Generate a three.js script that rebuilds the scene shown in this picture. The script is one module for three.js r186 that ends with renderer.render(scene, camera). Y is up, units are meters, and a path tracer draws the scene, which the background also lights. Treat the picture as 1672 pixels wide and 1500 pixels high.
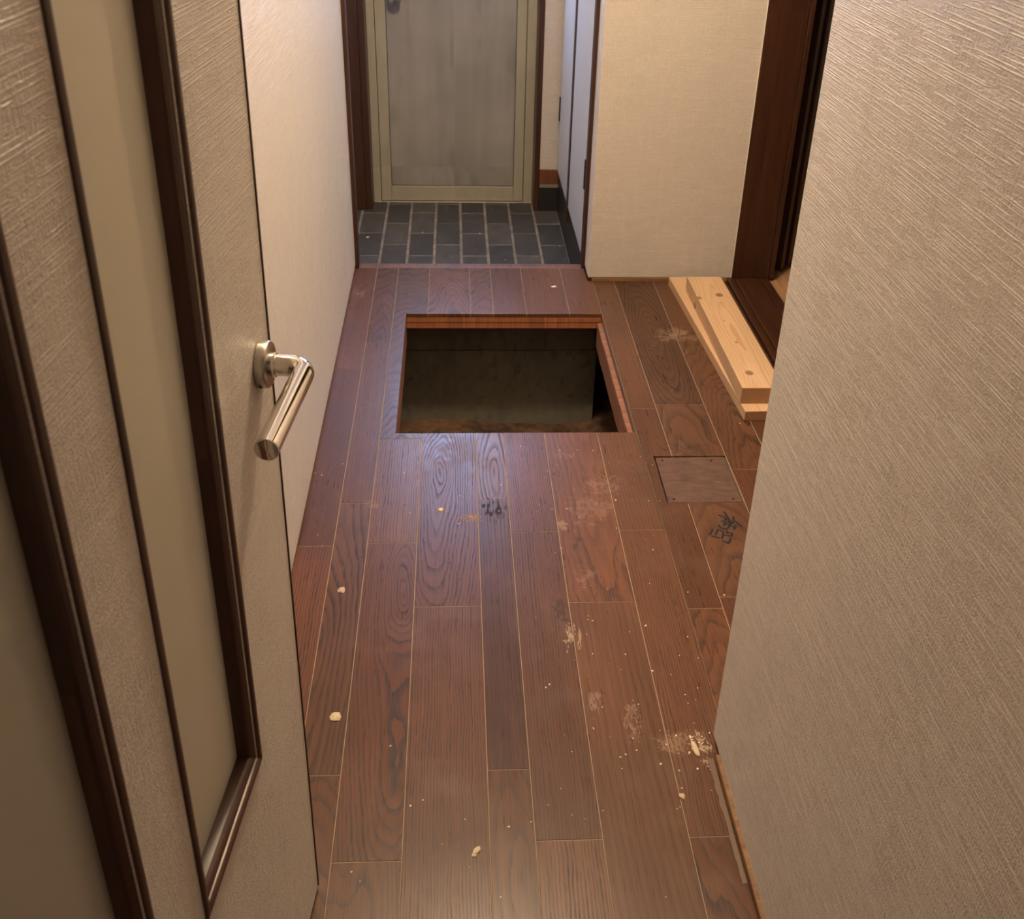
import * as THREE from 'three';
import { RoundedBoxGeometry } from 'three/addons/geometries/RoundedBoxGeometry.js';
import { mergeGeometries, mergeVertices, toCreasedNormals } from 'three/addons/utils/BufferGeometryUtils.js';
import { RectAreaLightUniformsLib } from 'three/addons/lights/RectAreaLightUniformsLib.js';

// ---------------------------------------------------------------- camera, light, exposure
const scene = new THREE.Scene();
scene.background = new THREE.Color(0x05070c);
const renderer = new THREE.WebGLRenderer({ antialias: true });
renderer.toneMapping = THREE.LinearToneMapping;
renderer.toneMappingExposure = 1.03;
renderer.shadowMap.enabled = true;
RectAreaLightUniformsLib.init();
const R = THREE.MathUtils.degToRad;
const camera = new THREE.PerspectiveCamera(46.234, 1672 / 1500, 0.05, 30);
camera.position.set(0, 1.337, 0);
camera.rotation.set(R(-31.47), R(-3.4714), R(1.469), 'YXZ');
camera.focus = 1.75; camera.userData.fStop = 15;

const LAMP = { at: [0.1, 2.3, -2.1], color: [1.0, 0.785, 0.54], candela: 8.4 };
const DAY = { color: [0.42, 0.58, 1.0], nits: 7.5 };

// ---------------------------------------------------------------- helpers
let seed = 7;
const rnd = () => { seed = (Math.imul(seed, 1664525) + 1013904223) >>> 0; return seed / 4294967296; };
const rr = (a, b) => a + (b - a) * rnd();
const hash = (x, y) => { let h = Math.imul(x, 374761393) ^ Math.imul(y, 668265263); h = Math.imul(h ^ (h >>> 13), 1274126177); return ((h ^ (h >>> 16)) >>> 0) / 4294967296; };
function noise(x, y) {
  const ix = Math.floor(x), iy = Math.floor(y); let fx = x - ix, fy = y - iy;
  fx = fx * fx * (3 - 2 * fx); fy = fy * fy * (3 - 2 * fy);
  const a = hash(ix, iy), b = hash(ix + 1, iy), c = hash(ix, iy + 1), d = hash(ix + 1, iy + 1);
  return a + (b - a) * fx + (c - a) * fy + (a - b - c + d) * fx * fy;
}
const fbm = (x, y) => 0.53 * noise(x, y) + 0.27 * noise(x * 2.1 + 7.3, y * 2.1 + 3.1) + 0.2 * noise(x * 4.3 + 1.7, y * 4.3 + 9.2);
const sstep = (a, b, x) => { const t = Math.min(1, Math.max(0, (x - a) / (b - a))); return t * t * (3 - 2 * t); };
const clamp8 = (v) => v < 0 ? 0 : v > 255 ? 255 : v;

function dataTex(W, H, data, srgb) {
  const t = new THREE.DataTexture(data, W, H, THREE.RGBAFormat);
  t.magFilter = THREE.LinearFilter; t.minFilter = THREE.LinearMipmapLinearFilter; t.generateMipmaps = true;
  t.wrapS = t.wrapT = THREE.RepeatWrapping;
  if (srgb) t.colorSpace = THREE.SRGBColorSpace;
  t.needsUpdate = true; return t;
}
function paint(W, H, fn, srgb = true) {           // fn(u, v) -> [r, g, b] 0..255
  const d = new Uint8Array(W * H * 4);
  for (let j = 0, k = 0; j < H; j++) for (let i = 0; i < W; i++, k += 4) {
    const c = fn((i + 0.5) / W, (j + 0.5) / H);
    d[k] = clamp8(c[0]); d[k + 1] = clamp8(c[1]); d[k + 2] = clamp8(c[2]); d[k + 3] = 255;
  }
  return dataTex(W, H, d, srgb);
}
const used = {};
const numbered = (n) => { const k = used[n] = (used[n] ?? -1) + 1; return k ? n + '_' + String(k).padStart(3, '0') : n; };
function mesh(name, geo, mat, parent = scene) {
  const m = new THREE.Mesh(geo, mat); m.name = parent === scene ? numbered(name) : name;
  m.castShadow = m.receiveShadow = true; parent.add(m); return m;
}
function group(name, parent = scene) { const g = new THREE.Group(); g.name = parent === scene ? numbered(name) : name; parent.add(g); return g; }
function tag(o, label, category, grp) { o.userData.label = label; o.userData.category = category; if (grp) o.userData.group = grp; return o; }
function struct(o, label) { o.userData.kind = 'structure'; if (label) o.userData.label = label; return o; }

function triUV(g, swap) {                        // uv in metres, by the way each face points
  g = g.index ? g.toNonIndexed() : g;
  const p = g.attributes.position, uv = new Float32Array(p.count * 2);
  const a = new THREE.Vector3(), b = new THREE.Vector3(), c = new THREE.Vector3();
  for (let i = 0; i < p.count; i += 3) {
    a.fromBufferAttribute(p, i); b.fromBufferAttribute(p, i + 1); c.fromBufferAttribute(p, i + 2);
    const n = b.clone().sub(a).cross(c.clone().sub(a)); const x = Math.abs(n.x), y = Math.abs(n.y), z = Math.abs(n.z);
    [a, b, c].forEach((q, k) => {
      let u, v;
      if (x >= y && x >= z) { u = q.z; v = q.y; } else if (y >= z) { u = q.x; v = q.z; } else { u = q.x; v = q.y; }
      if (swap) [u, v] = [v, u];
      uv[(i + k) * 2] = u; uv[(i + k) * 2 + 1] = v;
    });
  }
  g.setAttribute('uv', new THREE.BufferAttribute(uv, 2)); return g;
}
function box(x0, x1, y0, y1, z0, z1, r = 0, swap = false) {
  const w = x1 - x0, h = y1 - y0, d = z1 - z0;
  const g = r ? new RoundedBoxGeometry(w, h, d, 2, r) : new THREE.BoxGeometry(w, h, d);
  g.translate((x0 + x1) / 2, (y0 + y1) / 2, (z0 + z1) / 2);
  return triUV(g, swap);
}
const join = (...gs) => mergeGeometries(gs.flat());
// flat slab from a polygon in x-z with a small bevel round its top, top face at y = top
function slab(poly, top, thick, bevel) {
  const s = new THREE.Shape(poly.map(([x, z]) => new THREE.Vector2(x, -z)));
  const g = new THREE.ExtrudeGeometry(s, { depth: thick - bevel, bevelEnabled: true, bevelSize: bevel, bevelOffset: -bevel, bevelThickness: bevel, bevelSegments: 1 });
  g.rotateX(-Math.PI / 2); g.computeBoundingBox(); g.translate(0, top - g.boundingBox.max.y, 0);
  return g;
}
const rect = (x0, x1, z0, z1) => [[x0, z0], [x1, z0], [x1, z1], [x0, z1]];

// ---------------------------------------------------------------- materials
console.log('textures');
function wallpaperTextures() {
  const N = 2048, h = new Float32Array(N * N);   // 0.64 m across: 0.31 mm a texel
  const put = (x, y, v) => { const k = ((y + N) % N) * N + ((x + N) % N); if (v > h[k]) h[k] = v; };
  for (let y = 0; y < N; y += 3 + Math.floor(rr(0, 4))) {            // fine weft
    let x = Math.floor(rr(0, 100)); const end = x + N;
    while (x < end) {
      const run = Math.floor(rr(12, 120)), amp = rr(0.12, 0.5);
      for (let i = 0; i < run; i++) { const f = Math.min(1, i / 5, (run - i) / 5) * amp; put(x + i, y, f); put(x + i, y + 1, f * 0.7); }
      x += run + Math.floor(rr(2, 40));
    }
  }
  for (let x = 0; x < N; x += 3 + Math.floor(rr(0, 4))) {            // fine warp, stronger in bundles
    let y = Math.floor(rr(0, 100)); const end = y + N;
    while (y < end) {
      const run = Math.floor(rr(14, 130)), b = sstep(0.45, 0.65, noise((x % N) * 0.012, y * 0.005 + 5)), amp = rr(0.08, 0.34) + 0.42 * b * rr(0.3, 1);
      for (let i = 0; i < run; i++) { const f = Math.min(1, i / 5, (run - i) / 5) * amp; put(x, y + i, f); put(x + 1, y + i, f * 0.7); }
      y += run + Math.floor(rr(4, 60));
    }
  }
  for (let y = 0; y < N; y += 7 + Math.floor(rr(0, 11))) {           // the raised threads
    let x = Math.floor(rr(0, 300)); const end = x + N;
    while (x < end) {
      const run = Math.floor(rr(40, 420)), amp = rr(0.55, 1), ph = rr(0, 99);
      for (let i = 0; i < run; i++) {
        const f = Math.min(1, i / 20, (run - i) / 20) * amp * (0.7 + 0.45 * noise(i * 0.11 + ph, ph)), yy = y + Math.round((noise(i * 0.01 + ph, 3.3) - 0.5) * 3);
        put(x + i, yy, f); put(x + i, yy + 1, f * 0.8); put(x + i, yy - 1, f * 0.35);
      }
      x += run + Math.floor(rr(10, 260));
    }
  }
  const bump = new Uint8Array(N * N * 4), col = new Uint8Array(N * N * 4);
  for (let k = 0; k < N * N; k++) {
    const x = k % N, y = (k / N) | 0, v = Math.min(1, h[k] * 0.8 + 0.3 * noise(x * 0.33, y * 0.33));
    bump[k * 4] = bump[k * 4 + 1] = bump[k * 4 + 2] = 255 * v; bump[k * 4 + 3] = 255;
    const t = 0.79 + 0.23 * v;
    col[k * 4] = clamp8(231 * t); col[k * 4 + 1] = clamp8(220.5 * t); col[k * 4 + 2] = clamp8(210 * t); col[k * 4 + 3] = 255;
  }
  const out = [dataTex(N, N, col, true), dataTex(N, N, bump, false)];
  for (const t of out) t.repeat.set(1 / 0.64, 1 / 0.64);
  return out;
}
const [wpCol, wpBump] = wallpaperTextures();
const wallpaper = new THREE.MeshPhysicalMaterial({ map: wpCol, bumpMap: wpBump, bumpScale: 0.001, roughness: 0.36, sheen: 0.7, sheenColor: new THREE.Color(1, 0.97, 0.92), sheenRoughness: 0.45 });

// stained trim wood: fine streaks along v
const streak = paint(256, 512, (u, v) => {
  const a = fbm(u * 60, v * 5), b = noise(u * 120, v * 9); const t = 0.72 + 0.4 * a + 0.16 * (b - 0.5);
  return [235 * t, 228 * t, 222 * t];
});
streak.repeat.set(4, 1.2);
const streakAcross = streak.clone(); streakAcross.rotation = Math.PI / 2; streakAcross.needsUpdate = true;
const rgb = (r, g, b) => new THREE.Color().setRGB(r, g, b);
const trimBrown = new THREE.MeshStandardMaterial({ color: rgb(0.062, 0.024, 0.012), map: streak, roughness: 0.36 });
const trimBrownAcross = new THREE.MeshStandardMaterial({ color: rgb(0.062, 0.024, 0.012), map: streakAcross, roughness: 0.36 });
const mouldingBrown = new THREE.MeshPhysicalMaterial({ color: rgb(0.07, 0.026, 0.014), map: streak, roughness: 0.46, clearcoat: 0.1, clearcoatRoughness: 0.3 });
const skirtTan = new THREE.MeshStandardMaterial({ color: rgb(0.3, 0.17, 0.075), map: streakAcross, roughness: 0.7 });
const jointTan = new THREE.MeshStandardMaterial({ color: rgb(0.33, 0.24, 0.165), roughness: 0.9 });
const plywood = new THREE.MeshStandardMaterial({ color: rgb(0.3, 0.19, 0.1), map: streakAcross, roughness: 0.85 });
const joistRed = new THREE.MeshStandardMaterial({ color: rgb(0.42, 0.155, 0.065), map: streakAcross, roughness: 0.75 });
const joistRedLong = new THREE.MeshStandardMaterial({ color: rgb(0.36, 0.16, 0.085), map: streakAcross, roughness: 0.75 });
const chrome = new THREE.MeshStandardMaterial({ color: rgb(0.7, 0.67, 0.63), metalness: 1, roughness: 0.075 });
const steelDull = new THREE.MeshStandardMaterial({ color: rgb(0.5, 0.47, 0.42), metalness: 1, roughness: 0.3 });
const darkMetal = new THREE.MeshStandardMaterial({ color: rgb(0.03, 0.028, 0.026), metalness: 0.6, roughness: 0.45 });
const ceilingWhite = new THREE.MeshStandardMaterial({ color: rgb(0.68, 0.64, 0.57), roughness: 0.9 });
const frosted = new THREE.MeshPhysicalMaterial({ color: rgb(0.84, 0.82, 0.73), transmission: 0.74, thickness: 0, roughness: 0.68, ior: 1.5 });
const INK=[[[0.5935, -1.9521], [0.6006, -1.9055]], [[0.5784, -1.9408], [0.5953, -1.9253]], [[0.6095, -1.9327], [0.6068, -1.9185], [0.6006, -1.9055]], [[0.6103, -1.9147], [0.6193, -1.895]], [[0.5799, -1.9171], [0.5984, -1.9102]], [[0.5883, -1.9207], [0.5919, -1.9273]], [[0.5822, -1.9002], [0.5834, -1.9086], [0.5951, -1.9], [0.6033, -1.8934]], [[0.6077, -1.9007], [0.6001, -1.886]], [[0.5705, -1.9013], [0.5726, -1.8911], [0.579, -1.8855], [0.5887, -1.8908], [0.5955, -1.9018], [0.5957, -1.9225]], [[0.5536, -1.8849], [0.5434, -1.8669]], [[0.5466, -1.8614], [0.5615, -1.8539]], [[0.5555, -1.8658], [0.5648, -1.8848], [0.5747, -1.8782], [0.5729, -1.8673], [0.5671, -1.853]], [[0.5835, -1.8817], [0.5822, -1.8708], [0.5867, -1.8743]], [[0.576, -1.8645], [0.5853, -1.8608]], [[0.5916, -1.8724], [0.5911, -1.8652], [0.5883, -1.8598]], [[0.5849, -1.8518], [0.5807, -1.8402], [0.5757, -1.8341], [0.5723, -1.8404], [0.5669, -1.8422]]];
const SPECKS=[[-0.0554, -1.1623], [-0.0746, -1.1515], [0.01, -1.1228], [-0.0246, -1.078], [0.0155, -1.0356], [-0.1564, -1.0328], [-0.1427, -1.0164], [0.0595, -0.9838], [-0.1116, -1.2768], [0.0765, -1.1066], [0.1558, -1.4079], [0.1628, -1.4154], [0.4002, -1.3839], [0.4257, -1.4], [0.3059, -1.3716], [0.3519, -1.4457], [0.3415, -1.2995], [0.3669, -1.2874], [0.3938, -1.2838], [0.4245, -1.292], [0.3586, -1.2108], [0.3561, -1.1747], [0.3409, -1.1336], [0.3464, -1.1373], [0.2665, -1.2422], [0.2761, -1.2478], [0.2953, -1.2563], [0.2932, -1.2832], [0.2292, -1.3074], [0.1626, -1.179], [0.1401, -1.147], [0.1111, -1.1153], [0.2966, -0.9767], [0.4026, -1.1687], [0.4029, -1.3154], [0.3468, -1.2677], [0.3892, -1.2138], [0.2502, -2.2225], [0.33, -2.2193], [0.2927, -2.2235], [0.3866, -2.1659], [0.4646, -2.1509], [0.3575, -2.0023], [0.4318, -1.9986], [0.4569, -1.9982], [0.2112, -1.9698], [0.205, -1.806], [0.3452, -1.8935], [0.4118, -1.8138], [0.4591, -1.6705], [0.5303, -1.6603], [0.3588, -1.5707], [0.179, -1.5627], [0.2588, -1.5872], [0.4334, -1.5371], [0.4412, -2.1899], [0.533, -2.1987], [0.3092, -1.4912], [0.4085, -1.4858], [0.442, -1.478], [-0.3265, -2.1259], [-0.3106, -2.1165], [-0.266, -2.1647], [-0.0975, -2.1554], [-0.1212, -2.1234], [0.093, -2.228], [0.1015, -2.0693], [0.0071, -2.0239], [0.0047, -1.9162], [-0.1024, -1.9585], [-0.2947, -1.8786], [-0.2803, -1.8385], [0.0931, -1.9632], [-0.3024, -3.2534], [-0.2944, -3.1779], [-0.3075, -3.1818], [-0.2337, -3.2606], [-0.2235, -3.1541], [-0.0864, -3.2041], [0.5784, -2.5314], [0.7055, -2.8467], [0.7199, -2.3481], [0.5738, -2.8053], [0.6624, -2.7621]];
// ---------------------------------------------------------------- floor: boards laid along the hall
console.log('floor textures');
const COL = [[-0.348, -0.258], [-0.258, -0.188], [-0.188, -0.084], [-0.084, 0.047], [0.047, 0.116], [0.116, 0.218], [0.218, 0.35], [0.35, 0.449], [0.449, 0.519], [0.519, 0.649], [0.649, 0.75], [0.75, 0.892]];
const BUTT = [[0.4, -0.25, -1.03, -1.84, -2.66, -3.41], [0.35, -0.43, -1.217, -2.0, -2.83, -3.41], [0.5, -0.25, -1.05, -1.849, -2.28, -3.41], [0.0, -0.85, -1.637, -2.42, -3.41], [0.3, -0.45, -1.221, -2.008, -3.41],
  [0.4, -0.28, -1.08, -1.884, -3.41], [0.0, -0.86, -1.644, -3.41], [0.5, -0.3, -1.08, -1.887, -3.41], [-1.22, -1.62, -2.43, -3.3], [-1.22, -1.655, -2.45, -3.3], [-1.22, -1.3, -2.13, -2.939, -3.3], [-1.22, -1.75, -2.55, -3.3]];
const HX0 = -0.149, HX1 = 0.447, HZ0 = -2.307, HZ1 = -3.032;        // the open hatch
const PX0 = 0.473, PX1 = 0.648, PZ0 = -1.991, PZ1 = -2.192;         // the cut-out under the plywood patch
const FX0 = -0.36, FX1 = 0.94, FZW = 1.86;
const columnAt = (x) => { for (let c = 0; c < 12; c++) if (x < COL[c][1]) return c; return 11; };
const plankAt = (c, z) => { const b = BUTT[c]; let k = 0; while (k < b.length && z < b[k]) k++; return k; };
const LOOK = {};
// boards whose figure can be read in the photograph: column * 16 + number along the column
const CUT = {
  [2 * 16 + 3]: { px: 0.03, h0: 0.008, slope: 0.13, zc: -1.62, sp: 0.0058, lines: 1, tone: 0.94, red: 0.05 },
  [1 * 16 + 3]: { px: -0.03, h0: 0.03, slope: 0.12, zc: -1.3, sp: 0.0098, lines: 0.85, tone: 1.0, red: -0.04 },
  [3 * 16 + 2]: { px: 0.2, h0: 0.01, slope: 0.0, zc: -1.2, sp: 0.0052, lines: 0.95, tone: 1.02, red: 0 },
  [3 * 16 + 3]: { px: -0.02, h0: 0.012, slope: 0.13, zc: -1.98, sp: 0.006, lines: 0.8, tone: 0.95, red: 0.04 },
  [4 * 16 + 3]: { px: 0.11, h0: 0.03, slope: 0.03, zc: -1.6, sp: 0.0065, lines: 0.95, tone: 0.85, red: 0.02 },
  [4 * 16 + 2]: { px: 0.01, h0: 0.02, slope: 0.2, zc: -0.9, sp: 0.016, lines: 0.6, tone: 0.95, red: -0.03 },
  [5 * 16 + 3]: { px: -0.16, h0: 0.02, slope: 0.05, zc: -1.4, sp: 0.0056, lines: 0.95, tone: 0.95, red: 0.02 },
  [5 * 16 + 4]: { px: 0.1, h0: 0.02, slope: 0.04, zc: -2.2, sp: 0.0052, lines: 0.9, tone: 1.0, red: 0.05 },
  [6 * 16 + 2]: { px: 0.22, h0: 0.06, slope: 0.12, zc: -1.2, sp: 0.012, lines: 0.35, tone: 1.06, red: -0.03 },
  [6 * 16 + 3]: { px: 0.02, h0: 0.05, slope: 0.05, zc: -2.0, sp: 0.009, lines: 0.4, tone: 1.05, red: 0.03 },
  [7 * 16 + 3]: { px: -0.18, h0: 0.02, slope: 0.02, zc: -1.4, sp: 0.0048, lines: 0.65, tone: 1.05, red: 0.0 },
  [7 * 16 + 4]: { px: 0.15, h0: 0.04, slope: 0.04, zc: -2.0, sp: 0.008, lines: 0.4, tone: 1.04, red: 0.0 },
  [9 * 16 + 3]: { px: 0.0, h0: 0.004, slope: 0.15, zc: -2.9, sp: 0.0085, lines: 1, tone: 0.86, red: 0.02 },
};
function look(c, k) {                              // how the wood of one board was cut
  const id = c * 16 + k; if (LOOK[id]) return LOOK[id];
  const q = (n) => hash(id * 7 + 11, n * 131 + 5);
  const flat = q(1) < 0.55;
  const tone = 0.9 + 0.2 * q(2), red = (q(3) - 0.5) * 0.1;
  const own = CUT[id] || {};
  return LOOK[id] = { ...{ flat, px: flat ? (q(4) - 0.5) * 0.08 : (q(4) < 0.5 ? -1 : 1) * (0.09 + 0.12 * q(5)), h0: flat ? 0.008 + 0.03 * q(6) : 0.05 * q(6), slope: flat ? (q(7) < 0.5 ? -1 : 1) * (0.08 + 0.14 * q(11)) : (q(7) - 0.5) * 0.03, sp: flat ? 0.0055 + 0.004 * q(8) : 0.0036 + 0.0028 * q(8), s: id * 3.17 + 1.3, tone, red, zc: -3 + 3 * q(9), lines: 0.6 + 0.4 * q(10) }, ...own };
}
// what lies smeared or rubbed on the boards: [x, z, half length x, half length z, turn, r, g, b, cover, grain across, grain along]
const STAIN = [
  [0.210, -1.545, 0.012, 0.045, 0.15, 205, 190, 160, 0.62, 700, 160], [0.228, -1.53, 0.004, 0.05, 0.1, 200, 178, 135, 0.5, 900, 120],
  [0.03, -1.936, 0.03, 0.018, 0.2, 176, 142, 84, 0.6, 420, 420], [-0.032, -1.968, 0.024, 0.015, 0, 170, 138, 96, 0.5, 380, 380],
  [0.082, -1.972, 0.03, 0.04, 0.1, 24, 22, 30, 0.75, 260, 60], [0.09, -1.94, 0.03, 0.03, 0, 40, 26, 20, 0.5, 300, 80],
  [0.405, -1.262, 0.018, 0.045, 0, 210, 196, 170, 0.55, 420, 260], [0.37, -1.27, 0.05, 0.03, 0, 190, 170, 140, 0.3, 400, 400],
  [0.655, -2.887, 0.075, 0.05, 0.5, 178, 160, 140, 0.42, 90, 420], [0.62, -2.86, 0.03, 0.03, 0.3, 190, 172, 150, 0.35, 200, 300],
  [0.253, -1.855, 0.022, 0.07, 0, 66, 50, 38, 0.6, 200, 60], [0.228, -1.91, 0.012, 0.03, 0, 188, 168, 130, 0.4, 500, 300],
  [0.26, -1.72, 0.025, 0.05, 0.3, 160, 135, 112, 0.3, 300, 200], [0.34, -2.07, 0.05, 0.05, 0.6, 150, 126, 102, 0.34, 160, 220],
  [0.3, -1.98, 0.06, 0.08, 0.2, 150, 122, 98, 0.3, 140, 140], [0.24, -1.37, 0.016, 0.04, 0.1, 178, 160, 140, 0.35, 500, 130], [0.3, -1.33, 0.02, 0.05, 0.1, 190, 172, 148, 0.3, 600, 200],
  [0.27, -2.2, 0.04, 0.02, 0, 160, 138, 112, 0.35, 300, 300], [-0.19, -1.995, 0.03, 0.018, 0.2, 166, 138, 112, 0.3, 300, 300], [-0.3, -3.2, 0.03, 0.05, 0, 120, 102, 84, 0.35, 120, 90],
  [0.55, -2.23, 0.08, 0.03, 0, 60, 44, 36, 0.4, 160, 160], [0.42, -2.1, 0.03, 0.06, 0, 70, 60, 56, 0.35, 160, 120], [0.2, -1.62, 0.02, 0.04, 0, 52, 34, 28, 0.5, 200, 90],
];
const id7 = (c) => c * 7;
function paintFloor(z0) {
  const W = 2048, H = 2048, col = new Uint8Array(W * H * 4), rou = new Uint8Array(W * H * 4);
  for (let j = 0; j < H; j++) {
    const z = z0 + (j + 0.5) / H * FZW;
    for (let i = 0; i < W; i++) {
      const x = FX0 + (i + 0.5) / W * (FX1 - FX0), k = (j * W + i) * 4;
      if (z < -3.46 || (x > 0.46 && z > -1.2)) { col[k] = 100; col[k + 1] = 66; col[k + 2] = 45; col[k + 3] = 255; rou[k] = rou[k + 1] = rou[k + 2] = 90; rou[k + 3] = 255; continue; }
      const c = columnAt(x), L = look(c, plankAt(c, z));
      const lx = x - (COL[c][0] + COL[c][1]) / 2 - L.px, lz = z - L.zc, s = L.s;
      const w1 = noise(x * 11 + s, z * 2.9 + s) - 0.5, w2 = noise(x * 38 + s * 2, z * 8 + s) - 0.5, w3 = noise(x * 26 - s, z * 22) - 0.5;
      const hh = L.h0 + L.slope * lz + w1 * 0.034 + w2 * 0.011;
      const rad = Math.sqrt((lx + w2 * 0.006) ** 2 + hh * hh) + w3 * 0.0026 + (noise(x * 150 + s, z * 34) - 0.5) * 0.0012;
      let fr = rad / L.sp; fr -= Math.floor(fr);
      const ring = hash(Math.floor(rad / L.sp) + 3000, id7(c) + 17), early = fr < 0.55 ? (1 - fr / 0.55) * Math.min(1, fr / 0.07) * (0.45 + 0.75 * ring) : 0;
      const pore = noise(x * 1500 + s, z * 55), fib = noise(x * 520 + s, z * 10) - 0.5, patch = fbm(x * 9 + s, z * 3.5 + s) - 0.5;
      let dark = early * (0.3 + 0.7 * sstep(0.3, 0.62, pore)) * L.lines * (0.65 + 0.7 * noise(x * 22 + s, z * 5 - s));
      dark = Math.min(1, dark * 1.15);
      const lum = L.tone * (1 + 0.16 * fib + 0.22 * patch);
      let r = 91 * lum * (1 + 0.5 * L.red), g = 60.5 * lum * (1 - 0.15 * L.red), b = 43 * lum * (1 - 0.5 * L.red);
      r += (32 - r) * dark; g += (21 - g) * dark; b += (17 - b) * dark;
      // dirt trodden into the varnish over the walked part, with a mottled grain of its own
      const m = fbm(x * 26 + 3, z * 26 + 8), dirt = sstep(0.5, 0.74, fbm(x * 5.2 + 40, z * 4.1 + 12)) * sstep(0.38, 0.66, m);
      r += (112 - r) * dirt * 0.2; g += (86 - g) * dirt * 0.2; b += (68 - b) * dirt * 0.2;
      const scr = noise(x * 900, z * 900); if (scr > 0.985 && dirt > 0.1) { r += 60; g += 55; b += 48; }
      let ro = 0.3 + 0.2 * dark + 0.05 * dirt + 0.05 * fib + 0.05 * (m - 0.5);
      for (const q of STAIN) {
        const dx = x - q[0], dz = z - q[1]; if (dx > 0.13 || dx < -0.13 || dz > 0.13 || dz < -0.13) continue;
        const ca = Math.cos(q[4]), sa = Math.sin(q[4]), ex = (dx * ca + dz * sa) / q[2], ez = (dz * ca - dx * sa) / q[3], e = ex * ex + ez * ez;
        if (e > 1.6) continue;
        const n = noise(x * q[9] + 5, z * q[10] + 9) * 0.6 + 0.4 * noise(x * 70 + q[0] * 90, z * 70);
        const a = q[8] * sstep(0.34 + 0.3 * e, 0.56 + 0.3 * e, n);
        r += (q[5] - r) * a; g += (q[6] - g) * a; b += (q[7] - b) * a; ro += (0.75 - ro) * a;
      }
      col[k] = clamp8(r); col[k + 1] = clamp8(g); col[k + 2] = clamp8(b); col[k + 3] = 255;
      rou[k] = rou[k + 1] = rou[k + 2] = clamp8(255 * ro); rou[k + 3] = 255;
    }
  }
  for (const line of INK) for (let s = 0; s + 1 < line.length; s++) {          // felt pen strokes
    const [ax, az] = line[s], [bx, bz] = line[s + 1], n = 400;
    for (let t = 0; t <= n; t++) {
      const x = ax + (bx - ax) * t / n, z = az + (bz - az) * t / n, ci = Math.round((x - FX0) / (FX1 - FX0) * W), cj = Math.round((z - z0) / FZW * H);
      for (let dj = -4; dj <= 4; dj++) for (let di = -4; di <= 4; di++) {
        const ii = ci + di, jj = cj + dj, px = di * (FX1 - FX0) / W, pz = dj * FZW / H;
        if (ii < 0 || jj < 0 || ii >= W || jj >= H || px * px + pz * pz > 0.0024 ** 2) continue;
        const k = (jj * W + ii) * 4; col[k] = 26; col[k + 1] = 26; col[k + 2] = 31; rou[k] = rou[k + 1] = rou[k + 2] = 120;
      }
    }
  }
  const map = dataTex(W, H, col, true), rough = dataTex(W, H, rou, false);
  return new THREE.MeshPhysicalMaterial({ map, roughnessMap: rough, roughness: 1, specularIntensity: 0.56, bumpMap: rough, bumpScale: -0.0002 });
}
const NEARZ = -2.36, FARZ = -3.46;
const boardNear = paintFloor(NEARZ), boardFar = paintFloor(FARZ);
function floorUV(g, z0) {
  const p = g.attributes.position, uv = new Float32Array(p.count * 2);
  for (let i = 0; i < p.count; i++) { uv[2 * i] = (p.getX(i) - FX0) / (FX1 - FX0); uv[2 * i + 1] = (p.getZ(i) - z0) / FZW; }
  g.setAttribute('uv', new THREE.BufferAttribute(uv, 2)); return g;
}
console.log('structure');
const floor = struct(group('floor'), 'dark brown oak strip floor with worn varnish and an open hatch');
function plank(poly) {
  const zmin = Math.min(...poly.map((p) => p[1])), near = zmin >= NEARZ - 1e-6;
  return mesh('plank', floorUV(slab(poly, 0, 0.012, 0.0005), near ? NEARZ : FARZ), near ? boardNear : boardFar, floor);
}
const GAP = 0.0007, joints = [];
for (let c = 0; c < 12; c++) {
  const x0 = COL[c][0] + GAP, x1 = COL[c][1] - GAP, b = c < 8 ? [1.0, ...BUTT[c]] : BUTT[c];
  for (let k = 0; k + 1 < b.length; k++) {
    const za = b[k] - GAP, zb = b[k + 1] + GAP;
    if (c === 2 && zb < HZ1) plank([[x0, za], [x1, za], [x1, HZ0], [HX0, HZ0], [HX0, HZ1], [x1, HZ1], [x1, zb], [x0, zb]]);     // runs round the corner of the hatch
    else if (c > 2 && c < 8 && zb < HZ0) {
      if (za > HZ0) plank(rect(x0, c === 7 ? Math.min(x1, HX1) : x1, HZ0, za));
      if (zb < HZ1) plank(c === 7 ? [[x0, HZ1], [x1, HZ1], [x1, -3.3], [0.433, -3.3], [0.433, zb], [x0, zb]] : rect(x0, x1, zb, HZ1));
    } else if (c === 8 && za > PZ0 && zb < PZ1) plank([[x0, za], [x1, za], [x1, PZ0], [PX0, PZ0], [PX0, PZ1], [x1, PZ1], [x1, zb], [x0, zb]]);
    else if (c === 9 && za > PZ0 && zb < PZ1) { plank(rect(x0, x1, PZ0, za)); plank(rect(x0, x1, zb, PZ1)); }
    else plank(rect(x0, x1, zb, za));
  }
}
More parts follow.
